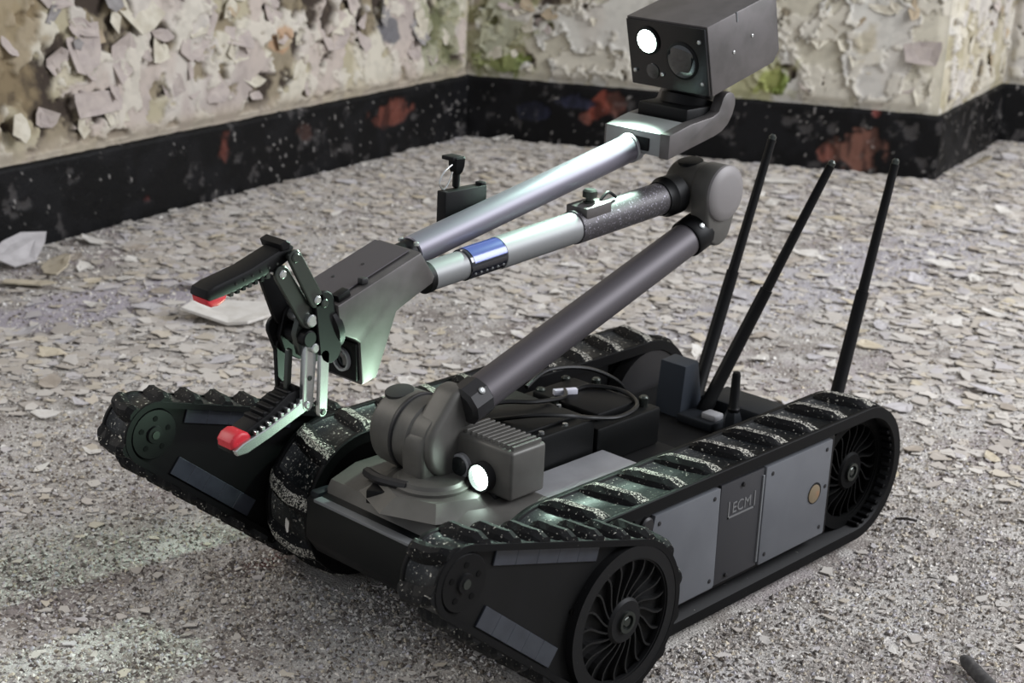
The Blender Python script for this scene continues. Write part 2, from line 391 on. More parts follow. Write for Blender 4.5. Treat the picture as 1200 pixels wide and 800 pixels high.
# floor
def floor():
    xs = np.arange(-4.2, 1.2, .012); ys = np.arange(-2.6, 2.2, .012)
    x, y = np.meshgrid(xs, ys, indexing='ij')
    h = .007*(fbm(x*9, y*9, 4, 31)-.5)+.005*(fbm(x*40, y*40, 3, 33)-.5)
    far = sstep(1.6, 3.2, np.hypot(x-1.159, y-1.152))
    c = np.zeros(x.shape+(3,))+lin((186, 181, 174))
    c = mixc(c, (166, 159, 153), sstep(.4, .65, fbm(x*5, y*5, 4, 34)))
    c = mixc(c, (198, 194, 190), sstep(.5, .65, fbm(x*14, y*14, 4, 36))*.8)
    c = mixc(c, (150, 138, 140), sstep(.56, .68, fbm(x*6+7, y*6, 4, 37))*.6)
    c = mixc(c, (136, 128, 121), sstep(.50, .64, fbm(x*20+3, y*20, 4, 71))*.75)
    c = mixc(c, (206, 202, 196), sstep(.56, .68, fbm(x*28, y*28+5, 4, 72))*.7)
    c = mixc(c, (176, 169, 178), blob(x, y, -.38, -1.25, .34, .10, 38, .6)*.9)
    c = mixc(c, (186, 183, 192), blob(x, y, -1.7, -.50, .7, .14, 39, .6)*.6)
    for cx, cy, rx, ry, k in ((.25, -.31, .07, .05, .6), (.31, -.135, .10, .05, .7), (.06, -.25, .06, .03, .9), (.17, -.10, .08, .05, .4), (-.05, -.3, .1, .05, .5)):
        c = mixc(c, (112, 102, 97), blob(x, y, cx, cy, rx, ry, 40, .9)*k)  # robot's shadow painted into the floor colour as brownish dark blobs
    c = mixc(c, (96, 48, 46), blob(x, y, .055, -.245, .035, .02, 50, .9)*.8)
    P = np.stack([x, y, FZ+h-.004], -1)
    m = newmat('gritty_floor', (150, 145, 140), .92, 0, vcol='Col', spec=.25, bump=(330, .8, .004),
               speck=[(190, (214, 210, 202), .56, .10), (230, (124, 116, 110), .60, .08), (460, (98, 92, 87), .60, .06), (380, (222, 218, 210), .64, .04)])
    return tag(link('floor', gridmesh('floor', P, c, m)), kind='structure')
floor()

def inroom(x, y, mg=.02):
    p = np.stack([x, y], -1)
    a = (p-K0)@nL > mg; b = (p-K0)@nR > mg
    back = ((p-RE)@nV > mg) & ((p-VE)@nR > mg)
    return a & (b | back)
CAMV = np.array(CAMP)
def inview(x, y, mg=1.3):
    d = np.stack([x, y, np.full_like(x, FZ)], -1)-CAMV
    zc = d@np.array(fw); u = d@np.array(r2)/zc*FPX/600; v = d@np.array(u2)/zc*FPX/400
    return (zc > .3) & (np.abs(u) < mg) & (np.abs(v) < mg)

def flakestuff(name, n, size, seed, weight, pal, tilt, label, mound=False):
    g = np.random.default_rng(seed)
    x = g.uniform(-4.0, 1.1, n*9); y = g.uniform(-2.3, 1.9, n*9)
    under = (x > -.56) & (x < .04) & (np.abs(y) > .127) & (np.abs(y) < .216)
    k = inroom(x, y, .015) & ~under & (inview(x, y) | (g.random(len(x)) < .35)); x, y = x[k], y[k]
    k = g.random(len(x)) < weight(x, y); x, y = x[k][:n], y[k][:n]; n = len(x)
    nv = 5 if mound else 7
    a = (np.arange(nv)[None]+g.uniform(-.42, .42, (n, nv)))*2*PI/nv
    r = size(x, y, g)[:, None]*g.uniform(.35, 1.25, (n, nv))
    lx = r*np.cos(a); ly = r*np.sin(a)*g.uniform(.5, 1, (n, 1))
    cu = g.uniform(-.03, .10, (n, 1)); rr = np.sqrt(lx**2+ly**2); lz = cu*rr*g.uniform(0, 1.3, (n, nv))
    tx = g.normal(0, tilt, (n, 1)); ty = g.normal(0, tilt, (n, 1))
    lz = lz+lx*tx+ly*ty
    th = g.uniform(0, 2*PI, (n, 1)); X = lx*np.cos(th)-ly*np.sin(th); Y = lx*np.sin(th)+ly*np.cos(th)
    lz = lz-lz.min(1, keepdims=True)*.9
    h = .007*(fbm(x*9, y*9, 4, 31)-.5)+.005*(fbm(x*40, y*40, 3, 33)-.5)
    z0 = FZ-.004+h+g.uniform(.0002, .0030, n)
    top = np.stack([x[:, None]+X, y[:, None]+Y, z0[:, None]+lz+.0006], -1); cen = np.stack([x, y, z0+.0006+lz.mean(1)], -1)[:, None]
    bot = top.copy(); bot[..., 2] -= .0012
    V = np.concatenate([top, bot, cen], 1).reshape(-1, 3); W = 2*nv+1; b = (np.arange(n)*W)[:, None]
    F = []
    for i in range(nv):
        j = (i+1) % nv
        F.append(np.stack([b[:, 0]+i, b[:, 0]+j, b[:, 0]+2*nv], -1)); F.append(np.stack([b[:, 0]+i, b[:, 0]+nv+i, b[:, 0]+nv+j], -1)); F.append(np.stack([b[:, 0]+i, b[:, 0]+nv+j, b[:, 0]+j], -1))
    if mound:
        top[..., 2] = z0[:, None]-.0012; cen[..., 2] = (z0+r.mean(1)*g.uniform(.25, .7, n))[:, None]
        V = np.concatenate([top, cen], 1).reshape(-1, 3); W = nv+1; b = np.arange(n)*W
        F = [np.stack([b+i, b+(i+1) % nv, b+nv], -1) for i in range(nv)]
    F = np.stack(F, 1).reshape(-1, 3)
    me = bpy.data.meshes.new(name); me.vertices.add(len(V)); me.vertices.foreach_set('co', V.astype(np.float32).ravel())
    me.loops.add(F.size); me.loops.foreach_set('vertex_index', F.ravel().astype(np.int32)); me.polygons.add(len(F)); me.polygons.foreach_set('loop_start', np.arange(0, F.size, 3, dtype=np.int32)); me.polygons.foreach_set('use_smooth', np.zeros(len(F), bool)); me.update(calc_edges=True)
    pc = np.array([lin(c) for c in pal]); ci = pc[g.integers(0, len(pal), n)]*g.uniform(.84, 1.10, (n, 1)) if mound else (pc[g.integers(0, len(pal), n)]*.6+lin((190, 183, 174))*.4)*g.uniform(.88, 1.06, (n, 1))
    c = np.ones((n, W, 4), np.float32); c[..., :3] = ci[:, None]
    at = me.color_attributes.new('Col', 'FLOAT_COLOR', 'POINT'); at.data.foreach_set('color', c.ravel())
    me.materials.append(FLK)
    return tag(link(name, me), label, 'debris', kind='stuff')
FLK = newmat('flake_paint', (180, 175, 165), .88, 0, vcol='Col', spec=.3)
def dist(x, y): return np.hypot(x-1.159, y-1.152)
PAL = [(206, 201, 194), (196, 190, 182), (188, 181, 173), (214, 209, 201), (180, 171, 159), (172, 164, 156), (200, 189, 169), (192, 188, 191)]
flakestuff('floor_grit', 190000, lambda x, y, g: g.uniform(.0011, .0044, len(x))*(1+.5*sstep(1.8, 3.2, dist(x, y))), 61, lambda x, y: 1.-.88*sstep(1.7, 2.7, dist(x, y)), PAL+[(140, 132, 126), (112, 104, 98), (96, 89, 84), (122, 112, 100), (228, 224, 217), (222, 216, 206)], .14,
           'fine grit and crumbs of paint strewn all over the floor', True)
flakestuff('small_paint_flakes', 19000, lambda x, y, g: g.uniform(.007, .024, len(x))*(.45+.62*sstep(1.6, 2.8, dist(x, y))), 62, lambda x, y: .12+.88*sstep(1.7, 2.6, dist(x, y))*sstep(.35, .5, fbm(x*4, y*4, 3, 77))*(1-.85*blob(x, y, -1.7, -.50, .8, .16, 39, .4))*(1-.8*blob(x, y, -.38, -1.25, .34, .10, 38, .4)), PAL, .05,
           'small peeled paint flakes carpeting the floor towards the walls')

# the larger flakes, one by one
flmats = [newmat('fallen_'+n, c, .88, 0, vary=(50, c2, .35, .7), spec=.3) for n, c, c2 in (
    ('pale', (218, 214, 207), (202, 197, 188)), ('grey', (196, 192, 192), (178, 174, 174)), ('tan', (202, 192, 172), (184, 172, 148)), ('brown', (178, 168, 156), (158, 147, 134)))]
FM = [[flakemesh('paint_flake', random.choice((6, 7, 8)), 1300+i*10+k, random.choice((.06, .15, .28)), .05, m) for k in range(6)] for i, m in enumerate(flmats)]
def flake(x, y, a, b, m, k, rz, tilt=(0, 0), lift=0., label=None, group=None):
    W = Matrix.Rotation(tilt[0], 4, 'X') @ Matrix.Rotation(tilt[1], 4, 'Y') @ Matrix.Rotation(rz, 4, 'Z') @ Matrix.Diagonal((a, b, min(a, b), 1))
    me = FM[m][k]; zmin = min((W @ v.co).z for v in me.vertices)
    W.translation = Vector((x, y, FZ-zmin-.0015+lift))
    return tag(link('paint_flake', me, None, W), label or 'palm-sized or smaller curled flake of pale paint fallen on the floor', 'paint flake', group or 'larger paint flakes lying on the floor')
g = random.Random(5); cnt = 0; placed = []
while cnt < 285:
    x = g.uniform(-3.3, .5); y = g.uniform(-1.95, .6)
    ax, ay = np.array([x]), np.array([y])
    if not (inroom(ax, ay, .04)[0] and inview(ax, ay, .98)[0]): continue
    if -.75 < x < .4 and -.34 < y < .36: continue
    dd = dist(x, y)
    if g.random() > .06+.94*float(sstep(1.7, 2.6, dd)): continue
    s = g.uniform(.014, .034)*(.75+.3*float(sstep(1.8, 3., dd)))
    if any((x-p[0])**2+(y-p[1])**2 < (.55*(s+p[2]))**2*2 for p in placed): continue
    placed.append((x, y, s))
    m = g.choices(range(4), (5, 4, 3, 2))[0]; pt = np.array([x, y])
    if (pt-K0)@nL < .40: zone = 'along the foot of the left skirting'
    elif (pt-K0)@nR < .45: zone = 'along the foot of the right skirting'
    elif y > -.35 and x < -.6: zone = 'to the right of the antennas'
    elif x < -.9: zone = 'in the middle of the floor beyond the arm'
    elif y > .3: zone = 'in the right foreground beside the tracks'
    elif x > -.2: zone = 'in the left foreground before the far flipper'
    else: zone = 'on the floor left of the gripper'
    word = ('pale', 'grey', 'tan', 'brownish')[m]
    flake(x, y, s, s*g.uniform(.6, 1), m, g.randrange(6), g.uniform(0, 6.28), (g.uniform(-.12, .12), g.uniform(-.12, .12)), 0., 'small '+word+' paint flake '+zone, word+' flakes '+zone)
    cnt += 1
flake(-.49, -1.03, .12, .10, 0, 2, 2.3, (.02, .02), .002, 'large flat pale flake on the floor behind the upper gripper finger', 'big single flakes')
flake(-.66, -1.22, .06, .03, 1, 1, 2.2, (.1, 0), .004, 'narrow light grey flake just beyond the large pale flake under the gripper', 'big single flakes')
flake(-.40, -1.56, .075, .05, 1, 4, .4, (-.45, .1), .006, 'large grey slab of paint leaning against the black skirting at the far left', 'big single flakes')
flake(-.42, -1.47, .075, .045, 2, 3, .9, (.1, .25), .003, 'tan curled flake below the grey slab at the far left', 'big single flakes')
flake(-.33, -1.42, .075, .05, 2, 0, 2.1, (.05, -.1), .001, 'lower flat tan flake at the left edge of the photo', 'big single flakes')
flake(-2.04, -1.86, .05, .04, 0, 5, 1., (.1, .1), .002, 'white flake lying in the corner where the two walls meet', 'big single flakes')
flake(-2.22, -1.09, .07, .035, 0, 3, 2., (.05, .0), .002, 'pale flake by the red patch of the right skirting', 'big single flakes')
flake(-.315, .385, .012, .009, 0, 1, .5, (.05, .0), .001, 'small pale flake in the foreground right of the robot', 'big single flakes')
flake(-2.78, -.83, .05, .035, 2, 2, 1.6, (.5, .2), .01, 'tan flake propped at the wall corner on the right', 'big single flakes')
dm = Matrix.Translation((.0885, -.165, .075)) @ Matrix.Rotation(PI/2-.1, 4, 'Y') @ Matrix.Diagonal((.011, .006, .006, 1))
tag(link('paint_flake', FM[0][1], None, dm), 'small white flake stuck to the front of the far track', 'paint flake')
# dark rod end and twig
st = MB(); st.lathe((-.345, .452, FZ+.008), (.55, .83, -.02), [(0, .0), (.002, .0045), (.010, .0075), (.10, .0085), (.16, .008)], 14)
tag(st.build('dark_rod', newmat('scorched_wood', (62, 60, 60), .7, vary=(120, (90, 88, 86), .45, .7))), 'short dark rod on the floor in the bottom right corner', 'rod')
st = MB(); st.tube([(-.625, .203, FZ+.003), (-.632, .215, FZ+.005), (-.640, .226, FZ+.003)], .0018, 6, 4)
tag(st.build('twig', newmat('dark_twig', (40, 34, 30), .8)), 'tiny dark twig on the floor beside the rear wheel', 'twig')

# ------------------------------------------------------------------ the robot
ROB = bpy.data.objects.new('tracked_robot', None); COL.objects.link(ROB); ROB.location = ROOTL; ROB.empty_display_size = .1
tag(ROB, 'dark grey tracked bomb-disposal robot with folded arm, gripper and two lit lamps', 'robot')

R_, WB = .089, .516
AX = .089                                     # axle height

def loop(cA, rA, cB, rB, n):
    """evenly spaced points (x, z, tangent angle) round the belt enclosing circle A (rear or big) and circle B (front or small)"""
    A = np.array(cA); B = np.array(cB); d = B-A; D = np.hypot(*d); ph = math.atan2(d[1], d[0]); al = math.acos((rA-rB)/D)
    segs = []
    L1 = (2*PI-2*al)*rA; L2 = math.sqrt(D*D-(rA-rB)**2); L3 = 2*al*rB
    T = L1+2*L2+L3; out = []
    for k in range(n):
        s = T*k/n
        if s < L2:                       # top run from A to B
            a = ph+al; t = s/L2; p = (A+rA*np.array([math.cos(a), math.sin(a)]))*(1-t)+(B+rB*np.array([math.cos(a), math.sin(a)]))*t; na = a
        elif s < L2+L3:
            na = ph+al-(s-L2)/rB; p = B+rB*np.array([math.cos(na), math.sin(na)])
        elif s < 2*L2+L3:
            a = ph-al; t = (s-L2-L3)/L2; p = (B+rB*np.array([math.cos(a), math.sin(a)]))*(1-t)+(A+rA*np.array([math.cos(a), math.sin(a)]))*t; na = a
        else:
            na = ph-al-(s-2*L2-L3)/rA; p = A+rA*np.array([math.cos(na), math.sin(na)])
        out.append((p[0], p[1], na))
    return out
def beltmesh(cA, rA, cB, rB, y0, y1, th, n=160, lipw=.007, lip=.002):
    """belt with a raised lip along both edges; slot 0 edge, slot 1 worn face"""
    bm = bmesh.new(); P = loop(cA, rA, cB, rB, n); rings = []
    ys = [y0, y0+lipw, y0+lipw+.001, y1-lipw-.001, y1-lipw, y1]; of = [0, 0, -lip, -lip, 0, 0]
    for x, z, a in P:
        nx, nz = math.cos(a), math.sin(a)
        R = [bm.verts.new((x+nx*o, y, z+nz*o)) for y, o in zip(ys, of)]
        R += [bm.verts.new((x-nx*th, y1, z-nz*th)), bm.verts.new((x-nx*th, y0, z-nz*th))]
        rings.append(R)
    for i in range(n):
        A, B = rings[i], rings[(i+1) % n]
        for k in range(8):
            f = bm.faces.new((A[k], A[(k+1) % 8], B[(k+1) % 8], B[k])); f.material_index = 1 if k == 2 else 0; f.smooth = k in (0, 2, 4, 6)
    bmesh.ops.recalc_face_normals(bm, faces=bm.faces[:])
    me = bpy.data.meshes.new('belt'); bm.to_mesh(me); bm.free()
    me.materials.append(MT['rubberplain']); me.materials.append(MT['beltface']); return me
def cleatmesh(wd, h, base, skew, nm, crest='fuzz'):
    """bar across the belt: local x along the belt, y across, z outwards; dusty crest on slot 1"""
    bm = bmesh.new(); secs = []
    N = 7
    for i in range(N):
        t = i/(N-1); y = (t-.5)*wd; e = max(0, 1-abs(2*t-1)**(4 if crest == 'fuzz' else 14)); hh = h*((.25 if crest == 'fuzz' else .6)+(.75 if crest == 'fuzz' else .4)*e); sx = skew*(t-.5)-.004*(abs(2*t-1)**2)
        jx = .0012*math.sin(i*2.3)
        secs.append([bm.verts.new((sx-base/2, y, -.003)), bm.verts.new((sx-base*.30+jx, y, hh*.72)), bm.verts.new((sx-base*.10, y, hh)), bm.verts.new((sx+base*.16+jx, y, hh*.95)), bm.verts.new((sx+base*.36, y, hh*.5)), bm.verts.new((sx+base/2, y, -.003))])
    for A, B in zip(secs, secs[1:]):
        for k in range(5):
            f = bm.faces.new((A[k], A[k+1], B[k+1], B[k])); f.material_index = 1 if k in (1, 2) else 0
    bm.faces.new(secs[0]); bm.faces.new(list(reversed(secs[-1])))
    bmesh.ops.recalc_face_normals(bm, faces=bm.faces[:])
    for f in bm.faces: f.smooth = False
    me = bpy.data.meshes.new(nm); bm.to_mesh(me); bm.free(); me.materials.append(MT['rubber']); me.materials.append(MT[crest]); return me
def cleats(me, P, yc, parent, name='cleat', off=0):
    n = len(P)
    for x, z, a in P:
        N_ = Vector((math.cos(a), 0, math.sin(a))); T = Vector((math.sin(a), 0, -math.cos(a)))
        Mx = Matrix((T, Vector((0, 1, 0)), N_)).transposed().to_4x4()
        if Mx.determinant() < 0: Mx = Matrix((-T, Vector((0, 1, 0)), N_)).transposed().to_4x4()
        Mx.translation = Vector((x, yc, z))-N_*.002
        link(name, me, parent, Mx)

def spokemesh(ri, ro, wy, thick=.0011):
    bm = bmesh.new(); rows = []
    for i in range(9):
        t = i/8; r = ri+(ro-ri)*t; a = .62*math.sin(t*PI*.62)*1.0-.18*t
        x, z = r*math.cos(a), r*math.sin(a); nx, nz = -math.sin(a), math.cos(a)
        rows.append([bm.verts.new((x+nx*q, y, z+nz*q)) for q, y in ((-thick, 0), (thick, 0), (thick, -wy), (-thick, -wy))])
    for A, B in zip(rows, rows[1:]):
        for k in range(4): bm.faces.new((A[k], A[(k+1) % 4], B[(k+1) % 4], B[k]))
    bmesh.ops.recalc_face_normals(bm, faces=bm.faces[:])
    me = bpy.data.meshes.new('spoke'); bm.to_mesh(me); bm.free(); me.materials.append(MT['spoke']); return me

def wheel(parent, cx, cz, yf, s, ro, ri, name, nsp=20, sp=True, dark=False):
    """spoked wheel whose face lies at y = yf looking along s*Y; parts added under parent"""
    Y = Vector((0, s, 0)); c = Vector((cx, yf, cz))
    rim = MB().ring(c-Y*.03, c, ro, ri, 56); rim.ring(c-Y*.006, c-Y*.0015, ri+.0005, ri-.002, 56)
    o = rim.build(name, 'web' if dark else 'rim', parent)
    top = o if parent.type == 'EMPTY' else parent
    MB().lathe(c-Y*.022, Y, [(0, ri+.002), (.004, ri+.002)], 48).build('web', 'web', top)
    MB().lathe(c-Y*.024, Y, [(0, .026), (.021, .0245), (.024, .022), (.024, .0001)], 32).build('hub', 'web' if dark else 'rim', top)
    MB().ring(c-Y*.002, c+Y*.003, .0115, .008, 24).build('hub_ring', 'steeldark', top)
    MB().lathe(c-Y*.004, Y, [(0, .006), (.005, .006), (.006, .005)], 6).build('axle_nut', 'steeldark', top)
    if sp:
        me = spokemesh(.021, ri+.002, .016); me.materials[0] = MT['web' if dark else 'spoke']
        for k in range(nsp):
            Mx = Matrix.Rotation(-2*PI*k/nsp, 4, 'Y')
            if s < 0: Mx = Matrix.Rotation(2*PI*k/nsp, 4, 'Y') @ Matrix.Rotation(PI, 4, 'Z')
            Mx.translation = c-Y*.003
            link('spoke', me, top, Mx)
    return o

# --- chassis
ch = MB(); ch.box((-.335, -.128, .035), (.055, .128, .128), .006); ch.box((-.555, -.128, .035), (-.33, .128, .104), .004)
chassis = ch.build('chassis', 'dark', ROB)
MB().prism([(.045, .035), (.078, .055), (.092, .075), (.092, .122), (.078, .128), (.045, .128)], -.128, .128, .003).build('front_beam', 'beam', chassis)
MB().box((.083, -.112, .1225), (.0945, .118, .1265), .001).build('edge_strip', 'panelbright', chassis)
MB().box((.060, -.127, .118), (.088, -.112, .131), .004).build('corner_block', 'bluegrey', chassis)
MB().prism([(-.06, .128), (.074, .128), (.066, .141), (.03, .152), (-.06, .152)], -.118, .118, .004).build('front_hood', 'cast', chassis)
hb = MB(); hb.lathe((.012, -.004, .146), (0, 0, 1), [(0, .084), (.012, .062), (.013, .060)], 8); hb.build('turret_plinth', 'cast', chassis, 20)
MB().box((-.215, .038, .143), (-.005, .126, .150), .0015).build('deck_plate', 'deck', chassis)
MB().prism([(-.215, .128), (-.002, .128), (-.002, .146), (-.215, .146)], .04, .126).build('deck_support', 'dark', chassis)
MB().box((.052, -.050, .140), (.075, -.022, .156), .002, rot=Matrix.Rotation(.5, 3, 'Z')).build('vent_recess', 'black', chassis)
MB().tube([(.045, -.080, .155), (.058, -.045, .161), (.052, -.008, .163)], .006, 8).build('front_lip', 'castdark', chassis)
# electronics on the deck
eb = MB().box((-.205, -.10, .128), (-.068, .034, .190), .004).build('electronics_box', 'green', ROB)
MB().box((-.19, -.07, .1895), (-.085, .02, .1945), .002).build('lid', 'green', eb)
for x, y in ((-.085, .024), (-.12, .026), (-.16, .026), (-.195, .024), (-.2, -.02), (-.13, -.06), (-.09, -.09)):
    MB().lathe((x, y, .189), (0, 0, 1), [(0, .0035), (.0035, .0032), (.004, .002)], 10).build('screw', 'steel', eb)
eb2 = MB().box((-.325, -.105, .128), (-.208, .036, .176), .004).build('battery_box', 'green', ROB)
MB().box((-.30, -.085, .175), (-.225, .02, .186), .003).build('lid', 'black', eb2)
MB().box((-.262, -.055, .1855), (-.232, -.047, .1925), .001, rot=Matrix.Rotation(-.5, 3, 'Z')).build('white_sticker', 'white', eb2)
for x, y in ((-.235, -.08), (-.29, -.088), (-.315, -.06), (-.22, -.045), (-.31, .02)):
    MB().lathe((x, y, .175), (0, 0, 1), [(0, .006), (.012, .006), (.014, .004)], 10).build('connector', 'steeldark', eb2)
MB().tube([(-.10, -.03, .195), (-.125, .01, .206), (-.16, .03, .203), (-.195, .034, .193), (-.235, .044, .187), (-.285, .03, .186), (-.305, -.01, .188), (-.285, -.045, .189), (-.26, -.05, .187)], .0028, 8).build('cable', 'cable', ROB)
MB().tube([(-.09, -.06, .196), (-.13, -.05, .203), (-.17, -.03, .200), (-.22, -.03, .194), (-.25, -.055, .190)], .0028, 8).build('cable', 'cable', ROB)
MB().tube([(-.22, -.09, .19), (-.27, -.1, .198), (-.33, -.09, .19), (-.38, -.08, .165), (-.40, -.075, .14)], .0028, 8).build('cable', 'cable', ROB)
# rear deck, mast block and antennas
MB().prism([(-.56, .103), (-.336, .103), (-.336, .108), (-.56, .112)], -.126, .126, .001).build('rear_deck', 'dark', chassis)
mb = MB(); mb.prism([(-.500, .111), (-.450, .111), (-.456, .180), (-.484, .182)], -.070, -.028, .003); post = mb.build('mast_block', 'mast', ROB)
MB().box((-.475, -.026, .110), (-.44, .03, .122), .003).build('foot', 'bluegrey', post)
MB().box((-.470, .005, .121), (-.450, .028, .130), .003).build('bracket', 'deck', post)
MB().box((-.50, .07, .110), (-.46, .095, .128), .003).build('bracket', 'bluegrey', post)
MB().box((-.555, -.03, .110), (-.497, .11, .132), .003).build('foot', 'bluegrey', post)
def antenna(b, t, kk=.52, r0=.0092, r1=.0068):
    b = Vector(b); t = Vector(t); d = t-b; L = d.length
    a = MB().lathe(b, d, [(0, r0*.8), (.004, r0*1.12), (L*.06, r0*1.12), (L*.065, r0), (L*kk, r0*.9), (L*kk+.003, r0*.92)], 16).build('antenna', 'black', ROB)
    MB().lathe(b+d*(kk-.01), d, [(0, r1), (L*(.985-kk), r1*.8), (L*(1.0-kk), r1*.85)], 14).build('whip', 'black', a)
    MB().lathe(t-d.normalized()*.004, d, [(0, r1*.7), (.005, r1*.75), (.008, r1*.35)], 12).build('tip', 'steeldark', a)
    return a
antenna((-.4935, -.04, .112), (-.622, -.04, .459), .50)
antenna((-.4805, -.015, .112), (-.595, .07, .447), .50)
antenna((-.590, .103, .06), (-.694, .103, .443), .56)
sa = MB().lathe((-.457, .050, .110), (0, 0, 1), [(0, .0085), (.012, .0085), (.036, .0080), (.038, .0065), (.080, .0055), (.084, .0045)], 16).build('stub_antenna', 'black', ROB)
MB().lathe((-.457, .050, .110), (0, 0, 1), [(0, .012), (.024, .012), (.032, .009)], 6).build('nut', 'bluegrey', sa)

# --- main tracks
mainP = loop((-WB, AX), R_-.002, (0, AX), R_-.002, 25)
cmn = cleatmesh(.070, .0110, .030, -.016, 'cleat'); cmf = cleatmesh(.070, .0110, .030, .016, 'cleat')
for s in (1, -1):
    y0, y1 = (.130, .2095) if s > 0 else (-.205, -.130)
    tr = link('main_track', beltmesh((-WB, AX), R_-.002, (0, AX), R_-.002, y0, y1, .013, 220), ROB)
    cleats(cmn if s > 0 else cmf, mainP, (y0+y1)/2, tr)
    # rear and front wheels
    yo = .2045 if s > 0 else -.199
    wheel(ROB, -WB, AX, yo-s*.012, s, R_-.014, .062, 'rear_wheel', 20, s > 0, True)
    MB().lathe((0, y0+.006, AX), (0, 1, 0), [(0, R_-.016), (y1-y0-.012, R_-.016)], 40).build('front_wheel', 'web', ROB)
    # inner wheel faces towards the chassis
    MB().lathe((-WB, s*.131, AX), (0, s, 0), [(0, .03), (.001, R_-.016), (.02, R_-.016)], 40).build('rear_wheel_inner', 'castdark', ROB)
    # belt teeth seen on the inside of the rear bend
    if s > 0:
        for k in range(14):
            a = -1.45+k*.16
            p = Vector((-WB-(R_-.0165)*math.cos(a), .203, AX+(R_-.0165)*math.sin(a)))
            MB().box((p.x-.004, .185, p.z-.0025), (p.x+.004, .2065, p.z+.0025), .0008, 1, rot=Matrix.Rotation(a, 3, 'Y'), piv=p).build('belt_tooth', 'rubberplain', tr)
# side panels
MB().box((-.450, -.198, .030), (-.05, -.15, .160), .003).build('side_frame', 'black', ROB)
sp = MB().box((-.450, .15, .030), (-.07, .2050, .160), .003).build('side_frame', 'black', ROB)
def spanel(name, xz, y1, mat, bev=.0012): return MB().prism(xz, .2035, y1, bev, 2).build(name, mat, sp)
spanel('front_panel', [(-.098, .1585), (-.208, .1585), (-.2125, .157), (-.2145, .040), (-.212, .037), (-.12, .037), (-.085, .10)], .2105, 'panel')
spanel('rear_panel', [(-.3005, .1585), (-.434, .1585), (-.4355, .157), (-.4355, .040), (-.434, .0365), (-.3015, .0365), (-.300, .038), (-.299, .157)], .2105, 'panel')
spanel('centre_panel', [(-.2165, .1585), (-.298, .1585), (-.298, .037), (-.2165, .037)], .2085, 'paneldark')
spanel('edge_strip', [(-.2945, .150), (-.2975, .150), (-.2975, .042), (-.2945, .042)], .2102, 'panelbright', .0006)
MB().lathe((-.406, .209, .097), (0, 1, 0), [(0, .0135), (.0018, .0135), (.0022, .0125)], 28).build('round_seal', 'black', sp)
MB().lathe((-.404, .2095, .097), (0, 1, 0), [(0, .0115), (.0024, .0115), (.0028, .0105)], 28).build('brass_disc', 'brass', sp)
for x, z in ((-.30-.012, .148), (-.424, .148), (-.424, .048), (-.31, .048), (-.428, .10), (-.105, .148), (-.202, .148), (-.205, .048), (-.257, .150), (-.237, .045)):
    MB().lathe((x, .2085, z), (0, 1, 0), [(0, .0028), (.0026, .0026), (.003, .0015)], 10).build('screw', 'castdark', sp)
# the small printed label: letters within a bracket
def bar(lo, hi): MB().box((lo[0], .2084, lo[1]), (hi[0], .2092, hi[1])).build('label_border', 'label', sp)
bar((-.283, .1145), (-.232, .1165)); bar((-.234, .1145), (-.232, .135)); bar((-.283, .1145), (-.281, .135))
fc = bpy.data.curves.new('label_text', 'FONT'); fc.body = 'ECM'; fc.size = .0185; fc.extrude = .0003; fc.align_x = 'CENTER'
fo = bpy.data.objects.new('label_text', fc); COL.objects.link(fo); dg = bpy.context.evaluated_depsgraph_get()
tm = bpy.data.meshes.new_from_object(fo.evaluated_get(dg)); bpy.data.objects.remove(fo)
tm.materials.clear(); tm.materials.append(MT['label'])
link('label_text', tm, sp, Matrix.Translation((-.2575, .2088, .1195)) @ Matrix.Rotation(PI, 4, 'Z') @ Matrix.Rotation(PI/2, 4, 'X'))
MB().lathe((-.088, .2, .149), (0, 1, 0), [(0, .010), (.008, .010), (.010, .008)], 20).build('idler_cap', 'castdark', sp)

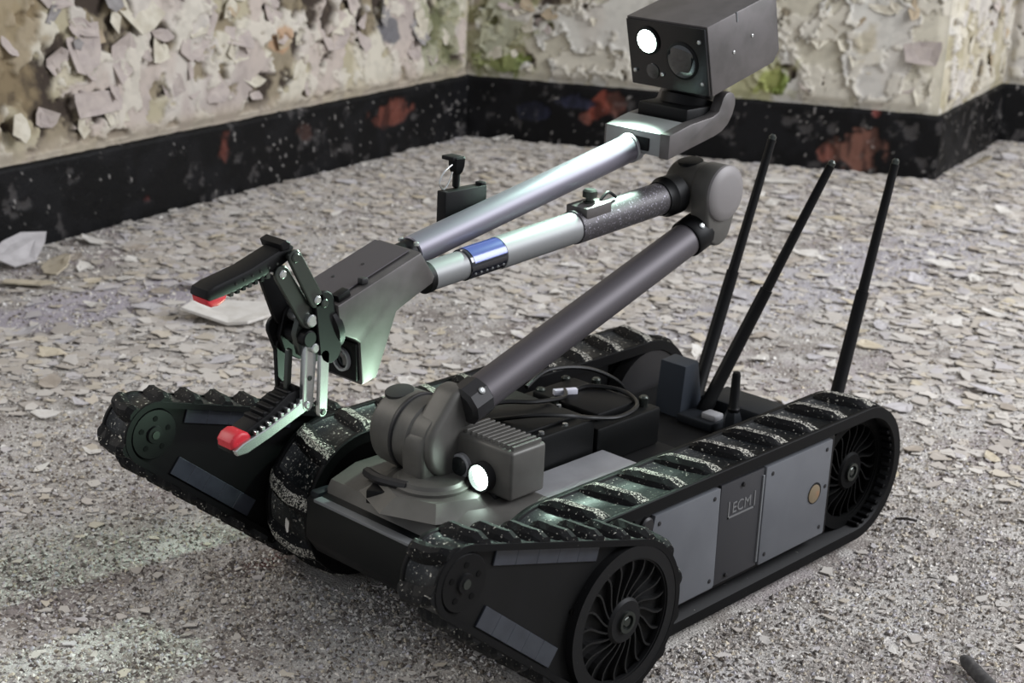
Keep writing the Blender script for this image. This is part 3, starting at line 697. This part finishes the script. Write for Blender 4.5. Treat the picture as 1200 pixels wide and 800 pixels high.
# --- flippers
FX, FZ2, RS = .2325, .2084, .036
flP = loop((0, AX), R_-.003, (FX, FZ2), RS, 22)
fdir = Vector((FX, 0, FZ2-AX)); flen = fdir.length; fang = math.atan2(FZ2-AX, FX)
def flipper(s, y0, y1):
    lo, hi = min(y0, y1), max(y0, y1)
    P = loop((0, AX), R_-.009, (FX, FZ2), RS-.006, 90)
    fl = MB().prism([(x, z) for x, z, a in P], lo+.010, hi-.010).build('flipper', 'dark', ROB)
    link('flipper_belt', beltmesh((0, AX), R_-.003, (FX, FZ2), RS, lo, hi, .0065, 200, .004, .0015), fl)
    cleats(cleatmesh(.044, .0115, .0215, -.008*s, 'flipper_cleat', 'rubber'), flP, (lo+hi)/2, fl, 'cleat')
    # window strips along the upper and lower edge of both faces
    D = Vector((FX, 0, FZ2-AX)).normalized(); al = math.acos((R_-.003-RS)/flen)
    for face in (lo, hi):
        sg = 1 if face == hi else -1; yf = face-sg*.010
        for side in (1, -1):
            na = fang+side*al; N_ = Vector((math.cos(na), 0, math.sin(na)))
            pa = Vector((0, 0, AX))+N_*(R_-.003); pb = Vector((FX, 0, FZ2))+N_*RS
            u0, u1 = (.25, .84) if side > 0 else (.29, .80)
            for k in range(5):
                a = u0+(u1-u0)*k/5+.0005; b = u0+(u1-u0)*(k+1)/5-.0005
                w0, w1 = .0085, .0085+(.015 if side > 0 else .021)
                q = [pa.lerp(pb, a)-N_*w0, pa.lerp(pb, b)-N_*w0, pa.lerp(pb, b)-N_*w1, pa.lerp(pb, a)-N_*w1]
                MB().prism([(v.x, v.z) for v in q], min(yf, yf+sg*.0025), max(yf, yf+sg*.0025), .0004, 1).build('window', 'window', fl)
        # small end wheel
        Y = Vector((0, sg, 0)); c = Vector((FX, face, FZ2))
        MB().lathe(c-Y*.012, Y, [(0, .0285), (.009, .0285), (.011, .027), (.0112, .010), (.0135, .009), (.0138, .0001)], 32).build('end_wheel', 'black', fl)
        MB().lathe(c+Y*.0005, Y, [(0, .0050), (.002, .0046)], 14).build('bolt', 'steeldark', fl)
        for k in range(5):
            a = 2*PI*k/5+.4
            MB().lathe(c+Vector((.0175*math.cos(a), 0, .0175*math.sin(a)))-Y*.0015, Y, [(0, .0035), (.0012, .003)], 10).build('recess', 'web', fl)
    for u, v in ((.055, -.012), (.075, -.016)):
        p = Vector((u, hi-.010 if s > 0 else lo+.01, AX+v+.05))
        MB().lathe(p, (0, s, 0), [(0, .003), (.002, .0028)], 10).build('bolt', 'web', fl)
    wheel(fl, 0, AX, y1-s*.0005, s, R_-.0085, .0665, 'flipper_wheel', 20, True)
    if s < 0:
        MB().lathe((0, y0, AX), (0, s, 0), [(0, R_-.015), (.01, R_-.015)], 40).build('inner_hub', 'web', fl)
    return fl
flipper(1, .212, .2575); flipper(-1, -.2065, -.252)

# --- turret and shoulder
Y1, Y2, Y3 = .0, -.025, -.057
tur = MB().lathe((.018, -.006, .152), (0, 0, 1), [(0, .043), (.003, .043), (.0045, .041), (.006, .041), (.007, .043), (.010, .043), (.012, .038), (.016, .036)], 40).build('turret', 'cast', ROB)
SX, SZ = -.004, .199
sh = MB(); sh.lathe((SX, -.092, SZ), (0, 1, 0), [(0, .030), (.004, .039), (.010, .0435), (.038, .0445), (.041, .0430), (.045, .0425), (.062, .0415), (.064, .039), (.085, .0385), (.090, .036), (.092, .030)], 48)
shoulder = sh.build('shoulder', 'cast', ROB, 25)
MB().lathe((SX, -.0525, SZ), (0, 1, 0), [(0, .0450), (.003, .0450), (.004, .0435)], 48).build('seam_ring', 'castdark', shoulder)
MB().prism([(SX-.040, .158), (SX+.040, .158), (SX+.0425, .196), (SX+.040, .208), (SX+.033, .217), (SX+.022, .222), (SX-.01, .222), (SX-.040, .20)], -.036, -.003, .006, 3).build('neck', 'cast', shoulder)
tp = MB(); a = -.55; c = Vector((SX, -.075, SZ)); up_ = Vector((.18, 0, .98))
tp.lathe(c+up_*.0405, up_, [(0, .0165), (.0035, .0163), (.004, .015)], 28); tp.build('cap', 'castdark', shoulder)
# link 1
P1a = Vector((.012, Y1, .2286)); P1b = Vector((-.437, Y1, .3786)); d1 = (P1b-P1a).normalized(); L1 = (P1b-P1a).length
l1 = MB().cyl(P1a+d1*.055, P1b-d1*.030, .0208, 40).build('lower_arm_tube', 'tube', ROB)
MB().lathe(P1a+d1*.030, d1, [(0, .018), (.004, .0232), (.028, .0240), (.030, .0222)], 10).build('lower_collar', 'castdark', l1)
MB().lathe(P1b-d1*.044, d1, [(0, .0225), (.002, .0236), (.026, .0236), (.028, .0225), (.034, .021)], 32).build('upper_collar', 'black', l1)
for t, sgn in ((.050, 1), (L1-.030, 1)):
    q = P1a+d1*t; nn = Vector((.25, .72, .64)).normalized(); nn = (nn-d1*nn.dot(d1)).normalized()
    MB().lathe(q+nn*.0225, nn, [(0, .0042), (.002, .004), (.003, .0025)], 10).build('bolt', 'steel', l1)
Pq = loop((SX, SZ), .0375, (P1a.x-.030, P1a.z+.010), .0225, 50)
MB().prism([(x, z) for x, z, a in Pq], -.030, .004, .007, 4).build('near_housing', 'cast', shoulder)
# lamp and camera box on the shoulder
lb = MB().box((-.064, -.001, .157), (-.010, .084, .2125), .004, 3).build('lamp_box', 'cast', ROB)
for k in range(11):
    yy = .001+k*.0076
    MB().prism([(-.060, .2115), (-.015, .2115), (-.016, .217), (-.059, .217)], yy, yy+.0034, .0004, 1).build('cooling_fin', 'cast', lb)
MB().lathe((-.011, .013, .178), (1, 0, 0), [(0, .0135), (.006, .0135), (.0068, .012)], 28).build('camera_bezel', 'deck', lb)
MB().lathe((-.0035, .013, .178), (1, 0, 0), [(0, .0108), (.001, .0108), (.002, .004), (.0022, .0001)], 24).build('camera_lens', 'glass', lb)
MB().lathe((-.011, .046, .176), (1, 0, 0), [(0, .0165), (.0035, .0165), (.004, .0155)], 28).build('lamp_bezel', 'castdark', lb)
MB().ring((-.0075, .046, .176), (.0005, .046, .176), .0165, .0142, 32).build('lamp_rim', 'castdark', lb)
MB().lathe((-.0065, .046, .176), (1, 0, 0), [(0, .0138), (.0012, .0136), (.0025, .008), (.0028, .0001)], 28).build('lamp_lens', 'lamp', lb)
MB().box((-.05, .0, .146), (-.012, .06, .159), .001).build('foot', 'castdark', lb)
def spot(name, loc, d, e, ang, col=(.70, 1., .84), r=.012):
    L = bpy.data.lights.new(name, 'SPOT'); L.energy = e; L.spot_size = ang; L.spot_blend = .6; L.color = col; L.shadow_soft_size = r
    o = bpy.data.objects.new(name, L); COL.objects.link(o); o.location = loc; o.rotation_euler = Vector(d).to_track_quat('-Z', 'Y').to_euler()
spot('shoulder_lamp', (.020, .056, .178), (1, -.10, .62), 6.0, 2.0, (.66, 1., .76))
# elbow
EX, EZ = -.437, .421
el = MB(); el.lathe((EX, -.052, EZ), (0, 1, 0), [(0, .024), (.004, .030), (.008, .0325), (.048, .0325), (.050, .031)], 40)
elbow = el.build('elbow', 'cast', ROB)
Ph = loop((EX, EZ), .0345, (EX+.003, .379), .0235, 60)
MB().prism([(x, z) for x, z, a in Ph], -.006, .022, .004, 3).build('near_housing', 'cast', elbow)
MB().lathe((EX, .0215, EZ), (0, 1, 0), [(0, .0348), (.003, .0342), (.0055, .0315), (.0075, .022), (.0085, .010), (.009, .0001)], 40).build('end_cap', 'endcap', elbow)
MB().lathe((EX+.004, -.029, EZ+.0285), (.14, 0, .99), [(0, .0160), (.0035, .0158), (.0040, .0145)], 28).build('cap', 'black', elbow)
# link 2
A2 = Vector((-.425, Y2, .4188)); B2 = Vector((.045, Y2, .3826)); d2 = (B2-A2).normalized()
def on2(x): return A2.lerp(B2, (x-A2.x)/(B2.x-A2.x))
l2 = MB().cyl(on2(-.224), on2(-.088), .0182, 36).build('middle_arm_tube', 'tube_light', ROB)
MB().lathe(on2(-.402), d2, [(0, .022), (.003, .0245), (.022, .0248), (.026, .022), (.034, .021)], 32).build('black_collar', 'black', l2)
MB().cyl(on2(-.372), on2(-.212), .0196, 36).build('housing', newmat('speckled_housing', (70, 67, 69), .5, .4, speck=[(420, (140, 136, 146), .60, .04)]), l2)
MB().box((-.262, Y2-.016, .414), (-.218, Y2+.016, .4285), .002, rot=Matrix.Rotation(.076, 3, 'Y')).build('clamp', 'box', l2)
kn = MB().lathe((-.240, Y2, .426), (0, 0, 1), [(0, .007), (.004, .007), (.005, .0045), (.008, .0045), (.009, .0085), (.016, .0085), (.018, .006)], 14).build('clamp_knob', 'steeldark', l2)
MB().tube([(-.255, Y2+.004, .43), (-.268, Y2+.004, .437), (-.282, Y2+.004, .430)], .002, 6).build('clamp_lever', 'black', l2)
MB().cyl(on2(-.090), on2(-.034), .0174, 36).build('tape_wrap', 'tape', l2)
bl = MB(); bl.lathe(on2(-.089), d2, [(0, .0178), (.050, .0178)], 36)
bmesh.ops.delete(bl.bm, geom=[v for v in bl.bm.verts if (v.co.z-on2(v.co.x).z)+.35*(v.co.y-Y2) < .0085], context='VERTS'); bl.build('blue_tape', 'blue', l2)
MB().cyl(on2(-.036), on2(.016), .0158, 36).build('end_tube', 'tube_light', l2)
MB().cyl(on2(.014), on2(.024), .0168, 36).build('end_ring', 'black', l2)
for k in range(6):
    q = on2(-.084+k*.0085); MB().lathe(q+Vector((0, .0155, -.0075)), (0, .9, -.43), [(0, .0016), (.0012, .0014)], 8).build('rivet', 'steel', l2)
# link 3
A3 = Vector((.02, Y3, .4018)); B3 = Vector((-.352, Y3, .4752)); d3 = (B3-A3).normalized()
l3 = MB().cyl(A3+d3*.011, B3-d3*.008, .0168, 36).build('upper_arm_tube', 'tube_silver', ROB)
MB().cyl(A3-d3*.012, A3+d3*.012, .0145, 32).build('lower_ring', 'black', l3)
for k in (-1, 1): MB().lathe(A3+d3*.004+Vector((0, .012*k+.003, .0125)), (0, 0, 1), [(0, .003), (.003, .003), (.004, .0015)], 10).build('bolt', 'steel', l3)
MB().lathe(B3-d3*.010, d3, [(0, .0172), (.001, .0182), (.010, .0182), (.011, .0160), (.022, .0150)], 32).build('upper_collar', 'deck', l3)
# black pin box beside link 3
bb = MB().box((-.124, -.091, .405), (-.060, -.077, .4545), .0012).build('pin_box', 'black', ROB)
MB().box((-.124, -.088, .4535), (-.116, -.078, .458), .001).build('corner_stud', 'black', bb)
MB().cyl((-.086, -.088, .455), (-.086, -.088, .476), .0042, 12).build('pin', 'black', bb)
MB().lathe((-.086, -.088, .470), (0, 0, 1), [(0, .005), (.004, .008), (.010, .010), (.018, .0105), (.019, .009)], 6).build('pin_head', 'black', bb)
MB().box((-.090, -.100, .486), (-.074, -.082, .4905), .001).build('pin_lever', 'black', bb)
MB().tube([(-.076, -.085, .482), (-.064, -.085, .475), (-.058, -.085, .464), (-.064, -.085, .456), (-.071, -.085, .462), (-.077, -.085, .474)], .0010, 6).build('pull_ring', 'steel', bb)

# --- fork and camera head
fk = MB(); fk.prism([(-.346, .471), (-.346, .4975), (-.386, .5075), (-.39, .481)], -.095, -.008, .0015)
fork = fk.build('head_fork', 'tube_light', ROB)
MB().prism([(-.3455, .4695), (-.3455, .4985), (-.386, .5078), (-.428, .5125), (-.4385, .517), (-.443, .526), (-.446, .5335), (-.452, .5385), (-.459, .5395), (-.466, .537), (-.4705, .531), (-.471, .523), (-.467, .511), (-.459, .500), (-.448, .4925), (-.434, .488)], -.012, .003, .0015).build('fork_arm', 'box', fork)
MB().prism([(-.350, .4705), (-.350, .496), (-.392, .506), (-.432, .511), (-.448, .520), (-.458, .537), (-.470, .533), (-.468, .508), (-.452, .493), (-.432, .487)], -.101, -.088, .002).build('fork_arm', 'box', fork)
MB().prism([(-.3445, .475), (-.3445, .490), (-.36, .494), (-.36, .478)], Y3+.006, Y3+.030, .001).build('clamp_gap', 'black', fork)
MB().box((-.47, -.088, .500), (-.395, -.012, .522), .003).build('pan_base', 'black', fork)
MB().lathe((-.445, -.051, .515), (-.25, 0, 1), [(0, .034), (.012, .034), (.014, .03), (.045, .03)], 32).build('pan_neck', 'black', fork)
pit = math.atan2(.033, .126)
HB = Vector((-.410, 0, .5375)); hx = Vector((-math.cos(pit), 0, math.sin(pit))); hz = Vector((math.sin(pit), 0, math.cos(pit)))
def hp(a, b): q = HB+hx*a+hz*b; return (q.x, q.z)
HY0, HY1 = -.112, .010
hd = MB(); HLn, HH = .142, .086
hd.prism([hp(0.004, 0), hp(HLn-.014, 0), hp(HLn, .012), hp(HLn, HH-.010), hp(HLn-.012, HH), hp(0.004, HH)], HY0, HY1, .0018, 2)
head = hd.build('camera_head', 'box', ROB)
MB().prism([hp(0, .002), hp(.006, .002), hp(.006, HH-.002), hp(0, HH-.002)], HY0+.002, HY1-.002, .001).build('front_plate', 'blackgloss', head)
def hpt(a, b, y): x, z = hp(a, b); return Vector((x, y, z))
MB().lathe(hpt(.001, .041, -.028), -hx, [(0, .0235), (.002, .0235), (.003, .0215)], 36).build('lens_bezel', 'black', head)
MB().lathe(hpt(-.0015, .041, -.028), -hx, [(0, .0205), (.0008, .0203), (.0016, .017), (.0022, .012), (.0025, .006), (.0026, .0001)], 40).build('camera_lens', 'glass', head)
MB().lathe(hpt(.001, .060, -.078), -hx, [(0, .0175), (.003, .0175), (.004, .0160)], 32).build('lamp_bezel', 'black', head)
MB().lathe(hpt(-.002, .060, -.078), -hx, [(0, .0145), (.001, .0142), (.003, .009), (.0035, .0001)], 32).build('lamp_lens', 'lamp', head)
MB().lathe(hpt(.001, .022, -.075), -hx, [(0, .010), (.002, .0095), (.003, .004), (.0032, .0001)], 20).build('small_lens', 'glass', head)
for b, y in ((.068, .0), (.016, .0), (.020, -.102), (.020, -.060)):
    MB().lathe(hpt(.001, b, y), -hx, [(0, .0028), (.003, .0026), (.0036, .0012)], 10).build('screw', 'steel', head)
for a_, b in ((.050, .040), (.088, .048)):
    MB().lathe(hpt(a_, b, HY1-.0005), (0, 1, 0), [(0, .0022), (.0016, .002), (.002, .001)], 10).build('screw', 'steel', head)
MB().prism([hp(.060, HH-.012), hp(.062, HH-.012), hp(.062, HH), hp(.060, HH)], HY1-.001, HY1+.0008).build('seam', 'panelbright', head)
q = hpt(-.014, .060, -.078); spot('head_lamp', q, (.85, .17, -.66), 17.0, 1.40)

# --- gripper
gb = MB(); gb.prism([(.041, .419), (.152, .383), (.1475, .352), (.128, .343), (.122, .338), (.119, .293), (.099, .297), (.073, .362), (.060, .368), (.023, .383), (.020, .390)], -.074, -.008, .0022, 2)
gbox = gb.build('gripper_housing', 'box', ROB, 25)
MB().prism([(.046, .4185), (.150, .3847), (.1503, .3862), (.0465, .42)], -.073, -.020, .0006, 1).build('top_plate', 'tube', gbox)
MB().box((.108, -.0205, .397), (.1165, -.013, .403), .001).build('latch', 'castdark', gbox)
MB().box((.134, -.021, .387), (.150, -.010, .3945), .001, rot=Matrix.Rotation(.31, 3, 'Y')).build('latch', 'black', gbox)
MB().prism([(.1195, .297), (.1235, .297), (.1255, .337), (.1215, .337)], -.072, -.0115, .001).build('camera_plate', 'black', gbox)
dfr = Vector((1, 0, -.04)).normalized()
MB().ring(Vector((.121, -.032, .3165)), Vector((.128, -.032, .3162)), .0125, .0100, 28).build('camera_bezel', 'deck', gbox)
MB().lathe((.122, -.032, .3165), dfr, [(0, .0098), (.002, .0098), (.003, .004), (.0032, .0001)], 24).build('camera_lens', 'glass', gbox)
for z, y in ((.394, -.055), (.404, -.045)):
    MB().lathe(((.152-(z-.383)*3.08), y, z+.0015), (.31, 0, .95), [(0, .0022), (.0015, .002)], 8).build('screw', 'castdark', gbox)
ax = Vector((.95, 0, -.312))
wr_ = MB().lathe(Vector((.142, -.040, .362)), ax, [(0, .030), (.003, .033), (.010, .033), (.013, .029), (.018, .028)], 36).build('wrist', 'black', ROB)
# jaws: palm plates, links and fingers
def plate(name, pts, y0, y1, mat, par, bev=.001): return MB().prism(pts, y0, y1, bev, 1).build(name, mat, par)
def strip(name, a, b, wa, wb, y0, y1, mat, par):
    a = Vector((a[0], 0, a[1])); b = Vector((b[0], 0, b[1])); d = (b-a).normalized(); n = Vector((-d.z, 0, d.x))
    pts = []
    for k in range(7): t = PI/2+PI*k/6; v = a+(d*math.cos(t)+n*math.sin(t))*wa; pts.append((v.x, v.z))
    for k in range(7): t = -PI/2+PI*k/6; v = b+(d*math.cos(t)+n*math.sin(t))*wb; pts.append((v.x, v.z))
    return plate(name, pts, y0, y1, mat, par)
def pin(c, y0, y1, r, mat, par): return MB().cyl((c[0], y0, c[1]), (c[0], y1, c[1]), r, 16).build('pivot_pin', mat, par)
palm = plate('jaw_frame', [(.150, .382), (.172, .390), (.188, .376), (.194, .358), (.188, .336), (.170, .324), (.150, .326), (.144, .345)], -.030, -.023, 'steeldark', ROB)
plate('frame_plate', [(.150, .382), (.172, .390), (.190, .376), (.196, .352), (.188, .332), (.170, .322), (.148, .326)], -.050, -.044, 'black', palm)
strip('rear_lobe', (.194, .360), (.186, .336), .011, .009, -.056, -.051, 'black', palm)
strip('side_cheek', (.166, .388), (.158, .338), .012, .014, -.017, -.011, 'black', palm)
pin((.180, .372), -.056, -.012, .0065, 'steel', palm); pin((.183, .354), -.056, -.0125, .0085, 'black', palm); pin((.176, .343), -.054, -.012, .0050, 'steel', palm)
pin((.167, .388), -.05, -.009, .0045, 'steeldark', palm)
# upper jaw
ua = strip('upper_jaw', (.181, .372), (.214, .424), .0095, .0085, -.022, -.017, 'steeldark', ROB)
strip('jaw_link', (.176, .393), (.203, .440), .0085, .0075, -.016, -.011, 'steeldark', ua)
strip('jaw_link', (.190, .372), (.214, .428), .010, .0085, -.052, -.046, 'black', ua)
pin((.203, .440), -.053, -.009, .0050, 'steeldark', ua); pin((.214, .424), -.054, -.015, .0042, 'steel', ua); pin((.176, .393), -.02, -.009, .0042, 'steel', ua)
fg = MB(); fg.prism([(.197, .448), (.204, .4525), (.212, .4480), (.250, .4345), (.290, .4255), (.2985, .4220), (.3005, .4150), (.296, .4110), (.268, .4150), (.235, .4235), (.214, .430), (.200, .436)], -.047, -.020, .003, 2)
fg.build('upper_finger', 'black', ua)
MB().prism([(.203, .453), (.208, .456), (.216, .453), (.213, .446), (.204, .447)], -.050, -.018, .001, 1).build('knuckle', 'black', ua)
for k in range(7):
    t = k/7; x = .228+.050*t; z = .4265-.0115*t
    MB().box((x-.0024, -.046, z-.0052), (x+.0024, -.0205, z+.002), .0008, 1).build('grip_tooth', 'rubberplain' if k % 3 else 'steeldark', ua)
for k in range(6):
    t = k/6; x = .218+.058*t; z = .4375-.014*t
    MB().lathe((x, -.0205, z-.003), (0, 1, 0), [(0, .0016), (.0012, .0012)], 8).build('rivet', 'steeldark', ua)
MB().prism([(.274, .4145), (.2995, .4135), (.298, .4080), (.2925, .4045), (.284, .4048), (.277, .4085)], -.0455, -.0215, .003, 3).build('red_tip', 'red', ua)
# lower jaw
la = strip('lower_jaw', (.178, .342), (.182, .284), .0078, .0068, -.024, -.017, 'steel', ROB)
strip('jaw_link', (.1655, .334), (.1675, .275), .0062, .0055, -.0165, -.011, 'steel', la)
strip('jaw_link', (.188, .340), (.185, .285), .0075, .0075, -.056, -.050, 'black', la)
strip('jaw_link', (.193, .338), (.196, .286), .0035, .0035, -.036, -.031, 'steeldark', la)
pin((.182, .284), -.057, -.0155, .004, 'steel', la); pin((.1675, .275), -.022, -.0095, .0035, 'steeldark', la); pin((.180, .312), -.026, -.0155, .0028, 'steeldark', la)
plate('finger_plate', [(.172, .289), (.176, .281), (.188, .276), (.230, .2605), (.256, .2520), (.268, .2520), (.271, .2575), (.262, .2625), (.232, .2715), (.196, .2860), (.184, .294)], -.0235, -.0175, 'steel', la)
fg = MB(); fg.prism([(.176, .290), (.184, .280), (.232, .262), (.258, .253), (.270, .2530), (.272, .262), (.250, .274), (.225, .284), (.200, .299), (.184, .301)], -.047, -.0235, .002, 2)
fg.build('lower_finger', 'black', la)
for k in range(7):
    t = k/7; x = .192+.052*t; z = .300-.0255*t
    MB().box((x-.0028, -.046, z-.003), (x+.0028, -.0245, z+.004), .001, 1).build('grip_tooth', 'rubberplain', la)
for k in range(8):
    t = k/8; x = .190+.062*t; z = .2885-.0225*t
    MB().box((x-.0018, -.0238, z-.001), (x+.0018, -.0178, z+.0028), .0005, 1).build('edge_tooth', 'steel', la)
MB().prism([(.247, .2655), (.252, .2715), (.260, .2735), (.268, .2705), (.2725, .2645), (.2715, .2575), (.255, .2580)], -.0465, -.0215, .0035, 3).build('red_tip', 'red', la)
